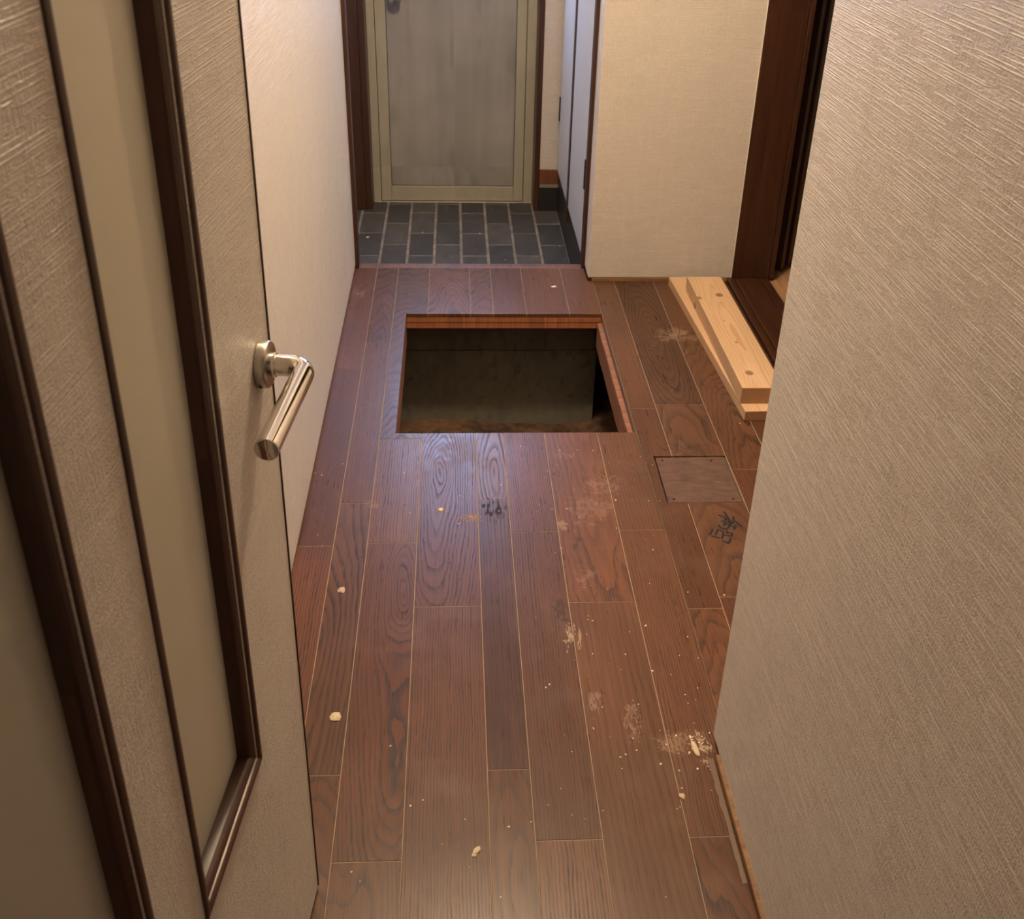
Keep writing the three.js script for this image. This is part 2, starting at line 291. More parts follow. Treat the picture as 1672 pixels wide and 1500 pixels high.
// dust and old wax packed in the seams between the boards
function seam(x0, x1, z0, z1) { joints.push(box(x0, x1, -0.011, -0.0007, z0, z1)); }
for (let c = 0; c < 11; c++) {
  const x = COL[c][1], a = [x - GAP, x + GAP];
  if (c < 2) seam(...a, -3.41, 1);
  else if (c < 7) { seam(...a, HZ0 + 0.001, 1); seam(...a, -3.41, HZ1 - 0.001); }
  else if (c === 8) { seam(...a, PZ0 + 0.002, -1.2); seam(...a, -3.3, PZ1 - 0.002); }
  else if (c === 7) seam(x + 0.0002, x + GAP, -3.3, -1.2); else seam(...a, -3.3, -1.2);
}
for (let c = 0; c < 12; c++) for (const z of BUTT[c]) {
  if (z < -3.2 || (c > 2 && c < 8 && z < HZ0 && z > HZ1)) continue;
  seam(COL[c][0] + GAP, (c === 2 && z < HZ0 && z > HZ1 ? HX0 : COL[c][1]) - GAP, z - GAP, z + GAP);
}
const jf = mesh('joint_filler', join(joints), jointTan, floor); jf.userData.kind = 'stuff';
mesh('subfloor', join(box(-0.36, HX0 - 0.002, -0.028, -0.0125, -3.41, 1), box(HX1 + 0.0025, 0.9, -0.028, -0.0125, -3.3, -1.2), box(HX0 - 0.002, 0.46, -0.028, -0.0125, HZ0 + 0.002, 1), box(HX0 - 0.002, 0.434, -0.028, -0.0125, -3.41, HZ1 - 0.001)), plywood, floor);

// nosing of the step down to the entrance
const nosing = struct(mesh('trim_1', box(-0.345, 0.432, -0.15, 0.0, -3.448, -3.411, 0.003, true), new THREE.MeshStandardMaterial({ color: rgb(0.17, 0.078, 0.05), map: streakAcross, roughness: 0.42 })), 'brown wooden nosing along the edge of the step');

// ---------------------------------------------------------------- entrance floor of slate tiles
const slate = [];
for (let v = 0; v < 4; v++) {
  const t = [1, 0.86, 1.12, 0.95][v];
  slate.push(new THREE.MeshStandardMaterial({ roughness: 0.6, map: paint(256, 512, (a, b) => {
    const n = fbm(a * 7 + v * 20, b * 9), m = fbm(a * 30, b * 30 + v * 9), sc = sstep(0.66, 0.8, fbm(a * 5 + v * 7, b * 3 + a * 6 + 3)) * 22 * sstep(0.4, 0.7, m);
    const q = t * (58 + 24 * (n - 0.5) + 12 * (m - 0.5)) + sc; return [q * 1.07, q * 1.0, q * 0.9];
  }) }));
}
const entryFloor = struct(group('floor_entrance'), 'dark slate tile floor of the sunken entrance');
mesh('grout', box(-0.45, 0.45, -0.19, -0.1509, -4.6, -3.448), new THREE.MeshStandardMaterial({ roughness: 0.95, map: paint(256, 256, (a, b) => { const n = fbm(a * 22, b * 22); return [122 + 56 * (n - 0.5), 112 + 52 * (n - 0.5), 98 + 46 * (n - 0.5)]; }) }), entryFloor);
const TJ = [-0.4895, -0.3875, -0.2845, -0.1825, -0.0795, 0.0235, 0.1265, 0.2295, 0.331, 0.432];
for (let c = 0; c < 9; c++) {
  const off = c % 2 ? -3.916 : -4.034; let x0 = Math.max(TJ[c] + 0.0048, -0.438), x1 = TJ[c + 1] - 0.0048;
  if (c === 8) x1 = 0.4315;
  for (let k = -3; k < 4; k++) {
    let za = off + 0.248 * k - 0.003 + rr(-0.001, 0.001), zb = za - 0.248 + 0.006;
    za = Math.min(za, -3.45); zb = Math.max(zb, -4.585);
    if (za - zb < 0.02) continue;
    const g = slab(rect(x0, x1, zb, za), -0.15 + rr(-0.0006, 0.0006), 0.008, 0.0012), p = g.attributes.position, uv = new Float32Array(p.count * 2), ou = rnd(), ov = rnd();
    for (let i = 0; i < p.count; i++) { uv[2 * i] = p.getX(i) / 0.3 + ou; uv[2 * i + 1] = p.getZ(i) / 0.6 + ov; }
    g.setAttribute('uv', new THREE.BufferAttribute(uv, 2));
    mesh('tile', g, slate[Math.floor(rnd() * 4)], entryFloor);
  }
}

// ---------------------------------------------------------------- walls and ceiling
const WB = 0.013;                                   // the wall covering stops short of the floor
struct(mesh('wall_left', box(-0.43, -0.3305, WB, 2.4, -3.4, 1.1), wallpaper), 'cream woven wallpaper wall along the hall');
struct(mesh('wall_right', box(0.4275, 0.53, WB, 2.4, -1.279, 1.1), wallpaper), 'cream woven wallpaper wall ending at a corner');
struct(mesh('wall_alcove', box(0.5302, 1.05, WB, 2.4, -1.279, -1.18), wallpaper));
struct(mesh('wall_far', box(0.434, 0.905, WB - 0.001, 2.4, -3.405, -3.297, 0.0025), wallpaper), 'short cream wallpapered wall beside the dark doorway');
struct(mesh('wall_side', join(box(0.892, 1.03, WB, 2.4, -2.42, -1.2792), box(0.892, 1.03, 2.06, 2.4, -3.29, -2.42)), wallpaper));
struct(mesh('wall_back', box(-0.5, 0.6, 0, 2.4, 1.1, 1.2), wallpaper));
struct(mesh('wall_entrance_left', box(-0.54, -0.44, -0.15, 2.4, -4.7, -3.41), wallpaper));
struct(mesh('wall_entrance', join(box(0.355, 0.62, 0.024, 2.4, -4.56, -4.462), box(-0.44, 0.355, 1.86, 2.4, -4.56, -4.462)), wallpaper), 'plain cream wall beside the entrance door');
struct(mesh('ceiling', box(-0.6, 2.1, 2.4, 2.5, -4.8, 1.3), ceilingWhite));
// low strips left where the skirting was taken off
struct(mesh('baseboard_left', box(-0.36, -0.3325, 0, 0.0125, -3.39, 1.1), skirtTan), 'thin raw strip under the hall wallpaper');
struct(mesh('baseboard_right', box(0.4205, 0.5, 0, 0.0155, -1.231, 1.0, 0.003), skirtTan), 'thin ochre strip along the foot of the wallpapered corner wall');
struct(mesh('baseboard_far', box(0.446, 0.9, 0, 0.0115, -3.36, -3.2945, 0.001), skirtTan), 'raw ochre strip under the short wallpapered wall');
struct(mesh('baseboard_far_block', box(0.4355, 0.4455, 0, 0.0115, -3.39, -3.2945), trimBrown));
// corner bead on the short wall
struct(mesh('trim_2', box(0.9045, 0.908, 0.012, 2.06, -3.3, -3.2945, 0.001), new THREE.MeshStandardMaterial({ color: rgb(0.68, 0.62, 0.52), roughness: 0.6 })), 'pale corner bead of the short wall');
// post and cap where the hall wall ends at the step
struct(mesh('trim_3', box(-0.4395, -0.319, 0, 2.4, -3.45, -3.401, 0.002), trimBrown), 'slim dark brown post at the step, end of the hall wall');

// ---------------------------------------------------------------- under the floor
const concrete = new THREE.MeshStandardMaterial({ roughness: 0.95, map: paint(1024, 512, (a, b) => {
  const n = fbm(a * 8, b * 5), m = fbm(a * 60, b * 34), sp = sstep(0.77, 0.84, noise(a * 62 + 3, b * 44 + 1)) * sstep(0.45, 0.6, noise(a * 5, b * 4)), q = 110 + 26 * (n - 0.5) + 16 * (m - 0.5) - 12 * sp;
  return [q, q * 0.965, q * 0.86];
}) });
const foundation = struct(group('wall_foundation'), 'grey concrete foundation wall under the floor, seen through the hatch');
mesh('footing', box(-0.45, 0.463, -0.62, -0.196, -3.26, -3.178, 0.004), concrete, foundation);
mesh('upstand', box(-0.45, 0.456, -0.194, -0.055, -3.26, -3.181, 0.004), concrete, foundation);
const soilGeo = new THREE.PlaneGeometry(1.7, 3.2, 90, 150); soilGeo.rotateX(-Math.PI / 2);
{ const p = soilGeo.attributes.position;
  for (let i = 0; i < p.count; i++) { const x = p.getX(i), z = p.getZ(i); p.setY(i, 0.05 * fbm(x * 4 + 20, z * 4 + 9) + 0.018 * fbm(x * 22, z * 22) + 0.03 * sstep(0.9, 1.05, -z + 0.06 * Math.sin(x * 7)) * 0); }
  soilGeo.computeVertexNormals(); }
const soil = struct(mesh('floor_crawl_space', soilGeo, new THREE.MeshStandardMaterial({ roughness: 1, map: paint(512, 512, (a, b) => {
  const n = fbm(a * 20, b * 36), m = noise(a * 120, b * 220), pale = sstep(0.5, 0.56, b + 0.05 * (fbm(a * 12, 4) - 0.5)) * 0; const q = 0.7 + 0.7 * (n - 0.5) + 0.3 * (m - 0.5);
  return [112 * q, 82 * q, 60 * q];
}) })), 'bare brown soil under the floor, seen through the hatch');
soil.position.set(0.25, -0.497, -2.4);
struct(mesh('wall_crawl_space', join(box(-0.62, -0.55, -0.62, -0.03, -3.3, -0.7), box(1.05, 1.12, -0.62, -0.03, -3.6, -0.7), box(-0.6, 1.1, -0.62, -0.03, -0.8, -0.7), box(0.447, 1.1, -0.62, -0.03, -3.55, -3.46)), concrete));
// ---------------------------------------------------------------- hatch framing
console.log('things');
const hatch = tag(group('hatch_frame'), 'reddish wooden joists framing the open square hatch in the floor', 'hatch frame');
hatch.position.set(0, 0, 0);
mesh('joist', box(-0.3, 0.62, -0.05, -0.0285, HZ1 - 0.045, HZ1 - 0.002, 0.0015, true), joistRed, hatch);
mesh('edge_strip', box(HX0, HX1, -0.0282, -0.0122, HZ1 - 0.03, HZ1 - 0.0004, 0, true), joistRed, hatch);
mesh('rail', (() => {   // hand-planed rail along the side: its inner edge wanders a little
  const n = 40, pts = []; for (let i = 0; i <= n; i++) { const z = HZ1 + (HZ0 - HZ1) * i / n; pts.push([0.4365 + 0.0022 * (noise(i * 0.3, 2) - 0.5), z]); }
  return triUV(slab([...pts, [0.487, HZ0], [0.487, HZ1]], -0.031, 0.078, 0.002), false);
})(), joistRedLong, hatch);
mesh('rail', box(HX0 - 0.045, HX0 - 0.001, -0.098, -0.0285, HZ1, HZ0, 0.002), joistRedLong, hatch);
mesh('joist', box(-0.3, 0.62, -0.098, -0.0285, HZ0 + 0.003, HZ0 + 0.048, 0.0015, true), joistRed, hatch);

// ---------------------------------------------------------------- two pine boards by the doorway
function pine(w, l, knots, tone, s) {
  return paint(256, 1024, (u, v) => {
    let x = u * w, z = v * l, warp = 0, kn = 0;
    for (const [kx, kz, kr] of knots) {
      const dx = (x - kx) / kr, dz = (z - kz) / (kr * 1.25), d = dx * dx + dz * dz;
      warp += Math.sign(dx || 1) * kr * 1.5 * Math.exp(-(dx * dx) * 0.12 - dz * dz * 0.05); kn = Math.max(kn, 1 - sstep(0.35, 1.1, d + 0.3 * (noise(x * 300, z * 300) - 0.5)));
    }
    const r = Math.hypot(x - w * 0.55 + warp * 0.5 + 0.012 * (noise(x * 14 + s, z * 5 + s) - 0.5), 0.02 + 0.03 * noise(z * 2.2 + s, s)) / 0.0065;
    const f = r - Math.floor(r), line = f > 0.6 ? (f - 0.6) / 0.4 : 0, fib = noise(x * 700, z * 14) - 0.5;
    let R = 194 * tone, G = 163 * tone, B = 130 * tone; const a = 0.26 * line * (0.4 + 0.6 * noise(x * 40, z * 7)), t = 1 + 0.06 * fib + 0.1 * (fbm(x * 18, z * 5 + s) - 0.5);
    R = R * t * (1 - 0.35 * a); G = G * t * (1 - 0.62 * a); B = B * t * (1 - 0.95 * a);
    R += (112 - R) * kn * 0.75; G += (76 - G) * kn * 0.75; B += (48 - B) * kn * 0.75;
    return [R, G, B];
  });
}
function board(name, w, t, l, tex, x, y, z, turn, label) {         // origin at the far end of its underside
  const g = new RoundedBoxGeometry(w, t, l, 2, 0.0012); g.translate(w / 2, t / 2, l / 2);
  const p = g.attributes.position, uv = new Float32Array(p.count * 2);
  for (let i = 0; i < p.count; i++) { uv[2 * i] = (p.getX(i) - (t - p.getY(i)) * (p.getX(i) < w / 2 ? 1 : -1)) / w; uv[2 * i + 1] = p.getZ(i) / l; }
  for (let i = 0; i < p.count; i += 3) if (Math.min(p.getZ(i), p.getZ(i + 1), p.getZ(i + 2)) > l - 0.0013) for (let k = i; k < i + 3; k++) uv[2 * k + 1] = 0.96 + 0.02 * p.getY(k) / t;
  g.setAttribute('uv', new THREE.BufferAttribute(uv, 2));
  const vc = new Float32Array(p.count * 3).fill(1);                  // sawn end grain is browner than the planed faces
  for (let i = 0; i < p.count; i += 3) for (const e of [0, l]) if (Math.max(...[0, 1, 2].map((k) => Math.abs(p.getZ(i + k) - e))) < 0.0014) for (let k = i; k < i + 3; k++) vc.set([0.62, 0.5, 0.42], k * 3);
  g.setAttribute('color', new THREE.BufferAttribute(vc, 3));
  const m = tag(mesh(name, g, new THREE.MeshStandardMaterial({ map: tex, roughness: 0.62, vertexColors: true })), label, 'board', 'pine boards by the doorway');
  m.position.set(x, y, z); m.rotation.y = turn; return m;
}
board('pine_board', 0.105, 0.027, 0.905, pine(0.105, 0.905, [], 1, 4.4), 0.694, 0.0004, -3.265, 0.044, 'thinner pine board flat on the floor, under a thicker knotty board');
board('pine_board', 0.108, 0.045, 0.752, pine(0.108, 0.752, [[0.071, 0.147, 0.013], [0.004, 0.17, 0.01], [0.038, 0.667, 0.012], [0.047, 0.48, 0.005], [0.045, 0.335, 0.003]], 1.0, 9.1), 0.7275, 0.0278, -3.155, 0.003, 'thick knotty pine board lying on top of a thinner board');

// ---------------------------------------------------------------- plywood patch let into the floor
const patch = tag(mesh('plywood_patch', (() => {
  const g = slab([[0.4775, -2.1885], [0.6455, -2.1905], [0.6445, -1.9955], [0.4755, -1.994]], -0.0018, 0.009, 0.0008), p = g.attributes.position, uv = new Float32Array(p.count * 2);
  for (let i = 0; i < p.count; i++) { uv[2 * i] = (p.getX(i) - 0.47) / 0.18; uv[2 * i + 1] = (p.getZ(i) + 2.2) / 0.22; }
  g.setAttribute('uv', new THREE.BufferAttribute(uv, 2)); return g;
})(), new THREE.MeshStandardMaterial({ roughness: 0.6, map: paint(512, 512, (u, v) => {
  const n = fbm(u * 5, v * 26 + 0.6 * Math.sin(u * 5)), m = noise(u * 30, v * 240), d = sstep(0.55, 0.7, fbm(u * 9, v * 9)), ln = Math.abs(v - 0.36) < 0.004 || Math.abs(v - 0.72) < 0.003 ? 0.82 : 1, q = (0.86 + 0.42 * (n - 0.5) + 0.1 * (m - 0.5) - 0.1 * d) * ln;
  return [98 * q, 68 * q, 48 * q];
}) })), 'square plywood patch nailed into the brown floor boards', 'floor patch');
for (const [x, z] of [[0.492, -2.1743], [0.6102, -2.173], [0.4907, -2.0074], [0.6263, -2.0054]]) {
  const g = new THREE.CylinderGeometry(0.0028, 0.0028, 0.002, 10); g.translate(x, -0.0009, z); mesh('nail', g, darkMetal, patch);
}

// ---------------------------------------------------------------- hall door standing open
const uAx = new THREE.Vector3(-Math.sin(R(5.765)), 0, Math.cos(R(5.765)));
const vAx = new THREE.Vector3(Math.sin(R(0.8486)), Math.cos(R(0.8486)), 0);
vAx.addScaledVector(uAx, -uAx.dot(vAx)).normalize();
const sag = R(-0.19), ux = uAx.clone().multiplyScalar(Math.cos(sag)).addScaledVector(vAx, Math.sin(sag)), vx = vAx.clone().multiplyScalar(Math.cos(sag)).addScaledVector(uAx, -Math.sin(sag));
const doorBasis = new THREE.Matrix4().makeBasis(ux, vx, new THREE.Vector3().crossVectors(ux, vx));
const hallDoor = struct(group('door_1'), 'wallpapered hall door standing open, two tall frosted glass slits and a lever handle');
hallDoor.position.set(-0.2012, 0.008, -1.0046); hallDoor.quaternion.setFromRotationMatrix(doorBasis);
const SLIT = [[0.172, 0.371], [0.462, 0.645]], SV0 = 0.446, SV1 = 1.84, DW = 0.765, DH = 1.975;
{
  const s = new THREE.Shape([[0, 0], [DW, 0], [DW, DH], [0, DH]].map((p) => new THREE.Vector2(...p)));
  for (const [a, b] of SLIT) s.holes.push(new THREE.Path([[a + 0.011, SV0 + 0.011], [b - 0.011, SV0 + 0.011], [b - 0.011, SV1 - 0.011], [a + 0.011, SV1 - 0.011]].map((p) => new THREE.Vector2(...p))));
  const g = new THREE.ExtrudeGeometry(s, { depth: 0.034, bevelEnabled: true, bevelSize: 0.001, bevelOffset: -0.001, bevelThickness: 0.001, bevelSegments: 1 }); g.translate(0, 0, 0.001);
  mesh('body', triUV(g), wallpaper, hallDoor);
  mesh('edge_band', box(-0.0035, -0.0002, 0, DH, -0.0012, 0.0372, 0.001), trimBrown, hallDoor);
  const prof = [[0, 0.0005], [0, -0.0015], [0.0015, -0.0026], [0.005, -0.003], [0.008, -0.0024], [0.0095, -0.0006], [0.0105, 0.0015], [0.0125, 0.0022], [0.0155, 0.0026], [0.018, 0.0045], [0.0193, 0.008], [0.0196, 0.023]];
  for (const [a, b] of SLIT) {
    const ring = prof.map(([i, d]) => [[a + i, SV0 + i, d], [b - i, SV0 + i, d], [b - i, SV1 - i, d], [a + i, SV1 - i, d]]);
    for (let k = 0; k < 4; k++) {
      const pos = [], uv = [];
      for (let q = 0; q + 1 < ring.length; q++) {
        const A = ring[q][k], B = ring[q][(k + 1) % 4], Cc = ring[q + 1][(k + 1) % 4], D = ring[q + 1][k];
        for (const P of [A, Cc, B, A, D, Cc]) { pos.push(...P); uv.push(k % 2 ? P[0] + q * 0.003 : P[1] + q * 0.003, k % 2 ? P[1] : P[0]); }
      }
      let g = new THREE.BufferGeometry(); g.setAttribute('position', new THREE.Float32BufferAttribute(pos, 3)); g.setAttribute('uv', new THREE.Float32BufferAttribute(uv, 2));
      g.computeVertexNormals(); g = toCreasedNormals(g, 0.7);
      const mo = mesh('moulding', g, mouldingBrown, hallDoor); mo.userData.label = 'dark brown rounded moulding round the glass';
    }
    const gl = mesh('glass_pane', box(a + 0.019, b - 0.019, SV0 + 0.019, SV1 - 0.019, 0.0185, 0.0215), frosted, hallDoor); gl.userData.label = 'tall frosted glass slit';
    const back = []; const z0 = 0.0225, z1 = 0.0395;
    back.push(box(a, a + 0.018, SV0, SV1, z0, z1), box(b - 0.018, b, SV0, SV1, z0, z1), box(a, b, SV0, SV0 + 0.018, z0, z1), box(a, b, SV1 - 0.018, SV1, z0, z1));
    mesh('glazing_bead', join(back), trimBrown, hallDoor);
  }
  // lever handle on its rose
  const hu = 0.04, hv = 0.852;
  const rose = new THREE.LatheGeometry([[0, 0], [0.0225, 0], [0.0235, 0.001], [0.0235, 0.0095], [0.0222, 0.0115], [0.014, 0.012], [0.0001, 0.012]].map((p) => new THREE.Vector2(...p)), 48);
  rose.rotateX(-Math.PI / 2); rose.translate(hu, hv, -0.0002);
  const path = new THREE.CurvePath(); const V3 = (a, b, c) => new THREE.Vector3(a, b, c), zb = -0.047, rb = 0.017, tip = hu + 0.158;
  path.add(new THREE.LineCurve3(V3(hu, hv, -0.011), V3(hu, hv, zb + rb)));
  path.add(new THREE.CubicBezierCurve3(V3(hu, hv, zb + rb), V3(hu, hv, zb + rb * 0.45), V3(hu + rb * 0.55, hv, zb), V3(hu + rb, hv, zb)));
  path.add(new THREE.LineCurve3(V3(hu + rb, hv, zb), V3(tip, hv, zb)));
  const pts = path.getSpacedPoints(64), tube = new THREE.TubeGeometry(new THREE.CatmullRomCurve3(pts, false, 'centripetal'), 96, 0.0108, 28);
  const cap = new THREE.LatheGeometry([[0.0108, 0], [0.0106, 0.0008], [0.0098, 0.0013], [0.0001, 0.0014]].map((p) => new THREE.Vector2(...p)), 28);
  cap.rotateZ(-Math.PI / 2); cap.translate(tip, hv, zb);
  const lever = mesh('lever_handle', join(tube, cap), chrome, hallDoor); lever.userData.label = 'polished steel lever handle';
  mesh('rose', rose, steelDull, lever);
  const collar = new THREE.CylinderGeometry(0.0122, 0.0122, 0.006, 32); collar.rotateX(Math.PI / 2); collar.translate(hu, hv, -0.0145); mesh('collar', collar, chrome, lever);
  const screw = new THREE.CylinderGeometry(0.0022, 0.0022, 0.001, 12); screw.rotateZ(Math.PI / 2); screw.rotateY(0.9); screw.translate(hu + 0.0175, hv - 0.0155, -0.005); mesh('set_screw', screw, darkMetal, lever);
  for (const y of [0.2, 1.75]) { const hg = new THREE.CylinderGeometry(0.006, 0.006, 0.09, 16); hg.translate(DW + 0.006, y, 0.002); mesh('hinge', hg, steelDull, hallDoor); }
}
// frame the hall door hangs in
struct(mesh('trim_4', join(box(-0.33, -0.296, 0, 2.04, -0.27, -0.15, 0.002), box(0.401, 0.4272, 0, 2.04, -0.27, -0.15, 0.002), box(-0.33, 0.4272, 2.0405, 2.08, -0.27, -0.15, 0.002)), trimBrown));
struct(mesh('wall_over_door', box(-0.33, 0.427, 2.0805, 2.4, -0.26, -0.16), wallpaper));

// ---------------------------------------------------------------- entrance door
const cream = new THREE.MeshStandardMaterial({ roughness: 0.5, map: paint(256, 512, (u, v) => { const n = fbm(u * 6, v * 6), m = fbm(u * 40, v * 10), q = 1 + 0.1 * (n - 0.5) + 0.05 * (m - 0.5); return [156 * q, 149 * q, 131 * q]; }) });
const dirtyPanel = new THREE.MeshStandardMaterial({ roughness: 0.45, map: paint(512, 1024, (u, v) => {
  const a = fbm(u * 16, v * 2.2 + 4), b = noise(u * 60, v * 3), c = fbm(u * 4 + 8, v * 6 + 2), wipe = sstep(0.56, 0.72, fbm(u * 7 + 2, v * 3.2)) * sstep(0.4, 0.6, noise(u * 40, v * 2.5)), q = 1 + 0.13 * (a - 0.5) + 0.05 * (b - 0.5) + 0.16 * (c - 0.5) - 0.09 * wipe;
  return [140 * q, 135 * q, 128 * q];
}) });
const ED = -4.565, entry = struct(group('door_2'), 'pale metal entrance door with a grimy inset panel');
mesh('frame', join(box(-0.346, -0.3145, -0.15, 1.83, ED - 0.04, ED + 0.012, 0.002), box(0.2945, 0.332, -0.15, 1.83, ED - 0.04, ED + 0.012, 0.002), box(-0.314, 0.294, 1.795, 1.83, ED - 0.04, ED + 0.012, 0.002)), cream, entry);
for (const [a, b] of [[-0.3125, -0.27], [0.253, 0.2925]]) mesh('stile', box(a, b, -0.146, 1.79, ED - 0.036, ED, 0.002), cream, entry);
mesh('rail', box(-0.2698, 0.2528, -0.146, -0.083, ED - 0.036, ED, 0.002), cream, entry);
mesh('rail', box(-0.2698, 0.2528, 0.9, 0.96, ED - 0.036, ED, 0.002), cream, entry);
mesh('rail', box(-0.2698, 0.2528, 1.72, 1.79, ED - 0.036, ED, 0.002), cream, entry);
mesh('panel', box(-0.268, 0.251, -0.081, 0.899, ED - 0.03, ED - 0.0055, 0.002), dirtyPanel, entry);
const dayGlass = new THREE.MeshStandardMaterial({ color: rgb(0.75, 0.8, 0.85), roughness: 0.3, emissive: rgb(...DAY.color), emissiveIntensity: DAY.nits });
mesh('glass_pane', box(-0.268, 0.251, 0.961, 1.719, ED - 0.02, ED - 0.012), dayGlass, entry).userData.label = 'frosted pane with blue daylight behind it';
const day = new THREE.RectAreaLight(rgb(...DAY.color), DAY.nits, 0.51, 0.75);
day.position.set(-0.008, 1.34, ED - 0.008); day.lookAt(-0.008, 1.34, 0); day.castShadow = true; scene.add(day); day.name = 'daylight_through_pane';
{ const k = new THREE.LatheGeometry([[0, 0], [0.026, 0], [0.027, 0.004], [0.014, 0.007], [0.012, 0.03], [0.018, 0.036], [0.026, 0.044], [0.0272, 0.056], [0.021, 0.064], [0.0001, 0.066]].map((p) => new THREE.Vector2(...p)), 40);
  k.rotateX(Math.PI / 2); k.translate(-0.231, 0.672, ED - 0.005); mesh('door_knob', k, steelDull, entry); }
mesh('threshold', box(-0.345, 0.331, -0.153, -0.147, ED - 0.04, ED + 0.014, 0.001), steelDull, entry);
// brown casing round it
struct(mesh('trim_5', join(box(-0.439, -0.372, -0.15, 1.85, -4.6, -4.448, 0.002), box(-0.3718, -0.3465, -0.15, 1.85, -4.6, -4.456, 0.002)), trimBrown), 'wide dark brown casing beside the entrance door');
struct(mesh('trim_6', box(0.3325, 0.3545, -0.15, 1.85, -4.6, -4.45, 0.002), trimBrown), 'narrow brown casing beside the entrance door');
struct(mesh('trim_7', box(-0.44, 0.3545, 1.851, 1.9, -4.6, -4.45, 0.002), trimBrown));
struct(mesh('wall_outside', box(-0.54, 0.62, -0.2, 2.4, -4.72, -4.62), ceilingWhite));
struct(mesh('baseboard_entrance', box(0.355, 0.44, -0.0365, 0.0235, -4.56, -4.452, 0.002, true), new THREE.MeshStandardMaterial({ color: rgb(0.19, 0.07, 0.028), map: streakAcross, roughness: 0.5 })), 'brown wooden skirting above black tile in the entrance corner');
const blackTile = new THREE.MeshStandardMaterial({ roughness: 0.35, map: paint(256, 256, (u, v) => { const n = fbm(u * 9, v * 9), q = 36 + 14 * (n - 0.5); return [q, q * 0.97, q * 0.93]; }) });
const skirt = struct(group('baseboard_tiles'), 'black tile skirting round the entrance corner');
mesh('tile', box(0.3555, 0.433, -0.15, -0.049, -4.462, -4.446, 0.0015), blackTile, skirt);
mesh('ledge', box(0.3555, 0.44, -0.049, -0.037, -4.5, -4.444, 0.001), new THREE.MeshStandardMaterial({ color: rgb(0.22, 0.17, 0.13), roughness: 0.9 }), skirt);
for (let k = 0; k < 5; k++) { const z1 = -3.449 - k * 0.2, z0 = Math.max(z1 - 0.1985, -4.443); mesh('tile', box(0.4325, 0.445, -0.15, 0.02, z0, z1, 0.0012), blackTile, skirt); }

// ---------------------------------------------------------------- shoe cabinet
const cab = tag(group('shoe_cabinet'), 'built-in white shoe cabinet with dark brown edges above black tile skirting', 'cabinet');
const cabWhite = new THREE.MeshPhysicalMaterial({ color: rgb(0.74, 0.73, 0.72), roughness: 0.42, clearcoat: 0.3, clearcoatRoughness: 0.3 });
mesh('body', box(0.447, 0.6, 0.021, 2.05, -4.44, -3.45), trimBrown, cab);
mesh('post', box(0.4235, 0.4465, 0, 2.1, -3.449, -3.406, 0.0015), trimBrown, cab);
mesh('post', box(0.4225, 0.4465, -0.03, 2.1, -3.985, -3.945, 0.001), trimBrown, cab);
mesh('post', box(0.4275, 0.4465, 0.021, 2.1, -4.443, -4.425, 0.001), trimBrown, cab);
for (const [a, b, hz] of [[-3.944, -3.452, -3.462], [-4.424, -3.986, -4.414]]) {
  const d = mesh('door', box(0.4262, 0.4455, 0.03, 2.05, a, b, 0.0015), cabWhite, cab);
  for (const y of [0.3, 1.7]) mesh('hinge', box(0.4215, 0.4262, y - 0.045 + (hz < -4 ? -0.02 : 0), y + 0.05 + (hz < -4 ? -0.02 : 0), hz - 0.008, hz + 0.008, 0.001), darkMetal, d);
}

// ---------------------------------------------------------------- dark doorway beside the short wall
const dw = struct(group('door_3'), 'dark brown doorway with a low sill and a dark panelled door inside');
mesh('jamb', box(0.909, 1.03, 0.0125, 2.02, -3.33, -3.293, 0.002), trimBrown, dw);
mesh('stop', box(1.0305, 1.045, 0.0125, 2.02, -3.33, -3.285, 0.002), trimBrown, dw);
mesh('jamb', box(0.9, 1.045, 0.0125, 2.02, -2.455, -2.42, 0.002), trimBrown, dw);
mesh('head', box(0.9, 1.045, 2.0205, 2.055, -3.33, -2.42, 0.002), trimBrown, dw);
mesh('sill', join(box(0.8935, 0.916, -0.01, 0.012, -3.33, -2.42, 0.0025), box(0.9175, 1.0, -0.01, 0.013, -3.33, -2.42, 0.002), box(1.004, 1.03, -0.01, 0.013, -3.33, -2.42, 0.002)), trimBrown, dw);
mesh('sill_channel', box(0.9995, 1.0045, -0.012, 0.0105, -3.33, -2.42), steelDull, dw);
{ const leaf = group('leaf', dw); leaf.position.set(1.08, 0, -3.36); leaf.rotation.y = 0.8;
  mesh('panel', box(0, 0.7, 0.02, 1.98, -0.035, 0, 0.002), trimBrown, leaf);
  for (const [a, b] of [[0.0, 0.022], [0.05, 0.06]]) mesh('moulding', box(a, b, 0.02, 1.98, 0.0005, 0.009, 0.003), trimBrown, leaf); }
struct(mesh('floor_side_room', box(1.0305, 2.0, -0.03, 0.004, -4.1, -1.0), new THREE.MeshStandardMaterial({ color: rgb(0.42, 0.25, 0.14), map: streak, roughness: 0.6 })), 'tan floor of the dark room beyond the doorway');
struct(mesh('wall_side_room', join(box(2.0, 2.1, -0.03, 2.4, -4.2, -0.9), box(1.0455, 2.0, -0.03, 2.4, -4.2, -4.1), box(1.0305, 2.0, -0.03, 2.4, -1.0, -0.9), box(1.0305, 1.0455, -0.03, 2.4, -4.1, -3.3305)), new THREE.MeshStandardMaterial({ color: rgb(0.3, 0.27, 0.23), roughness: 0.9 })));

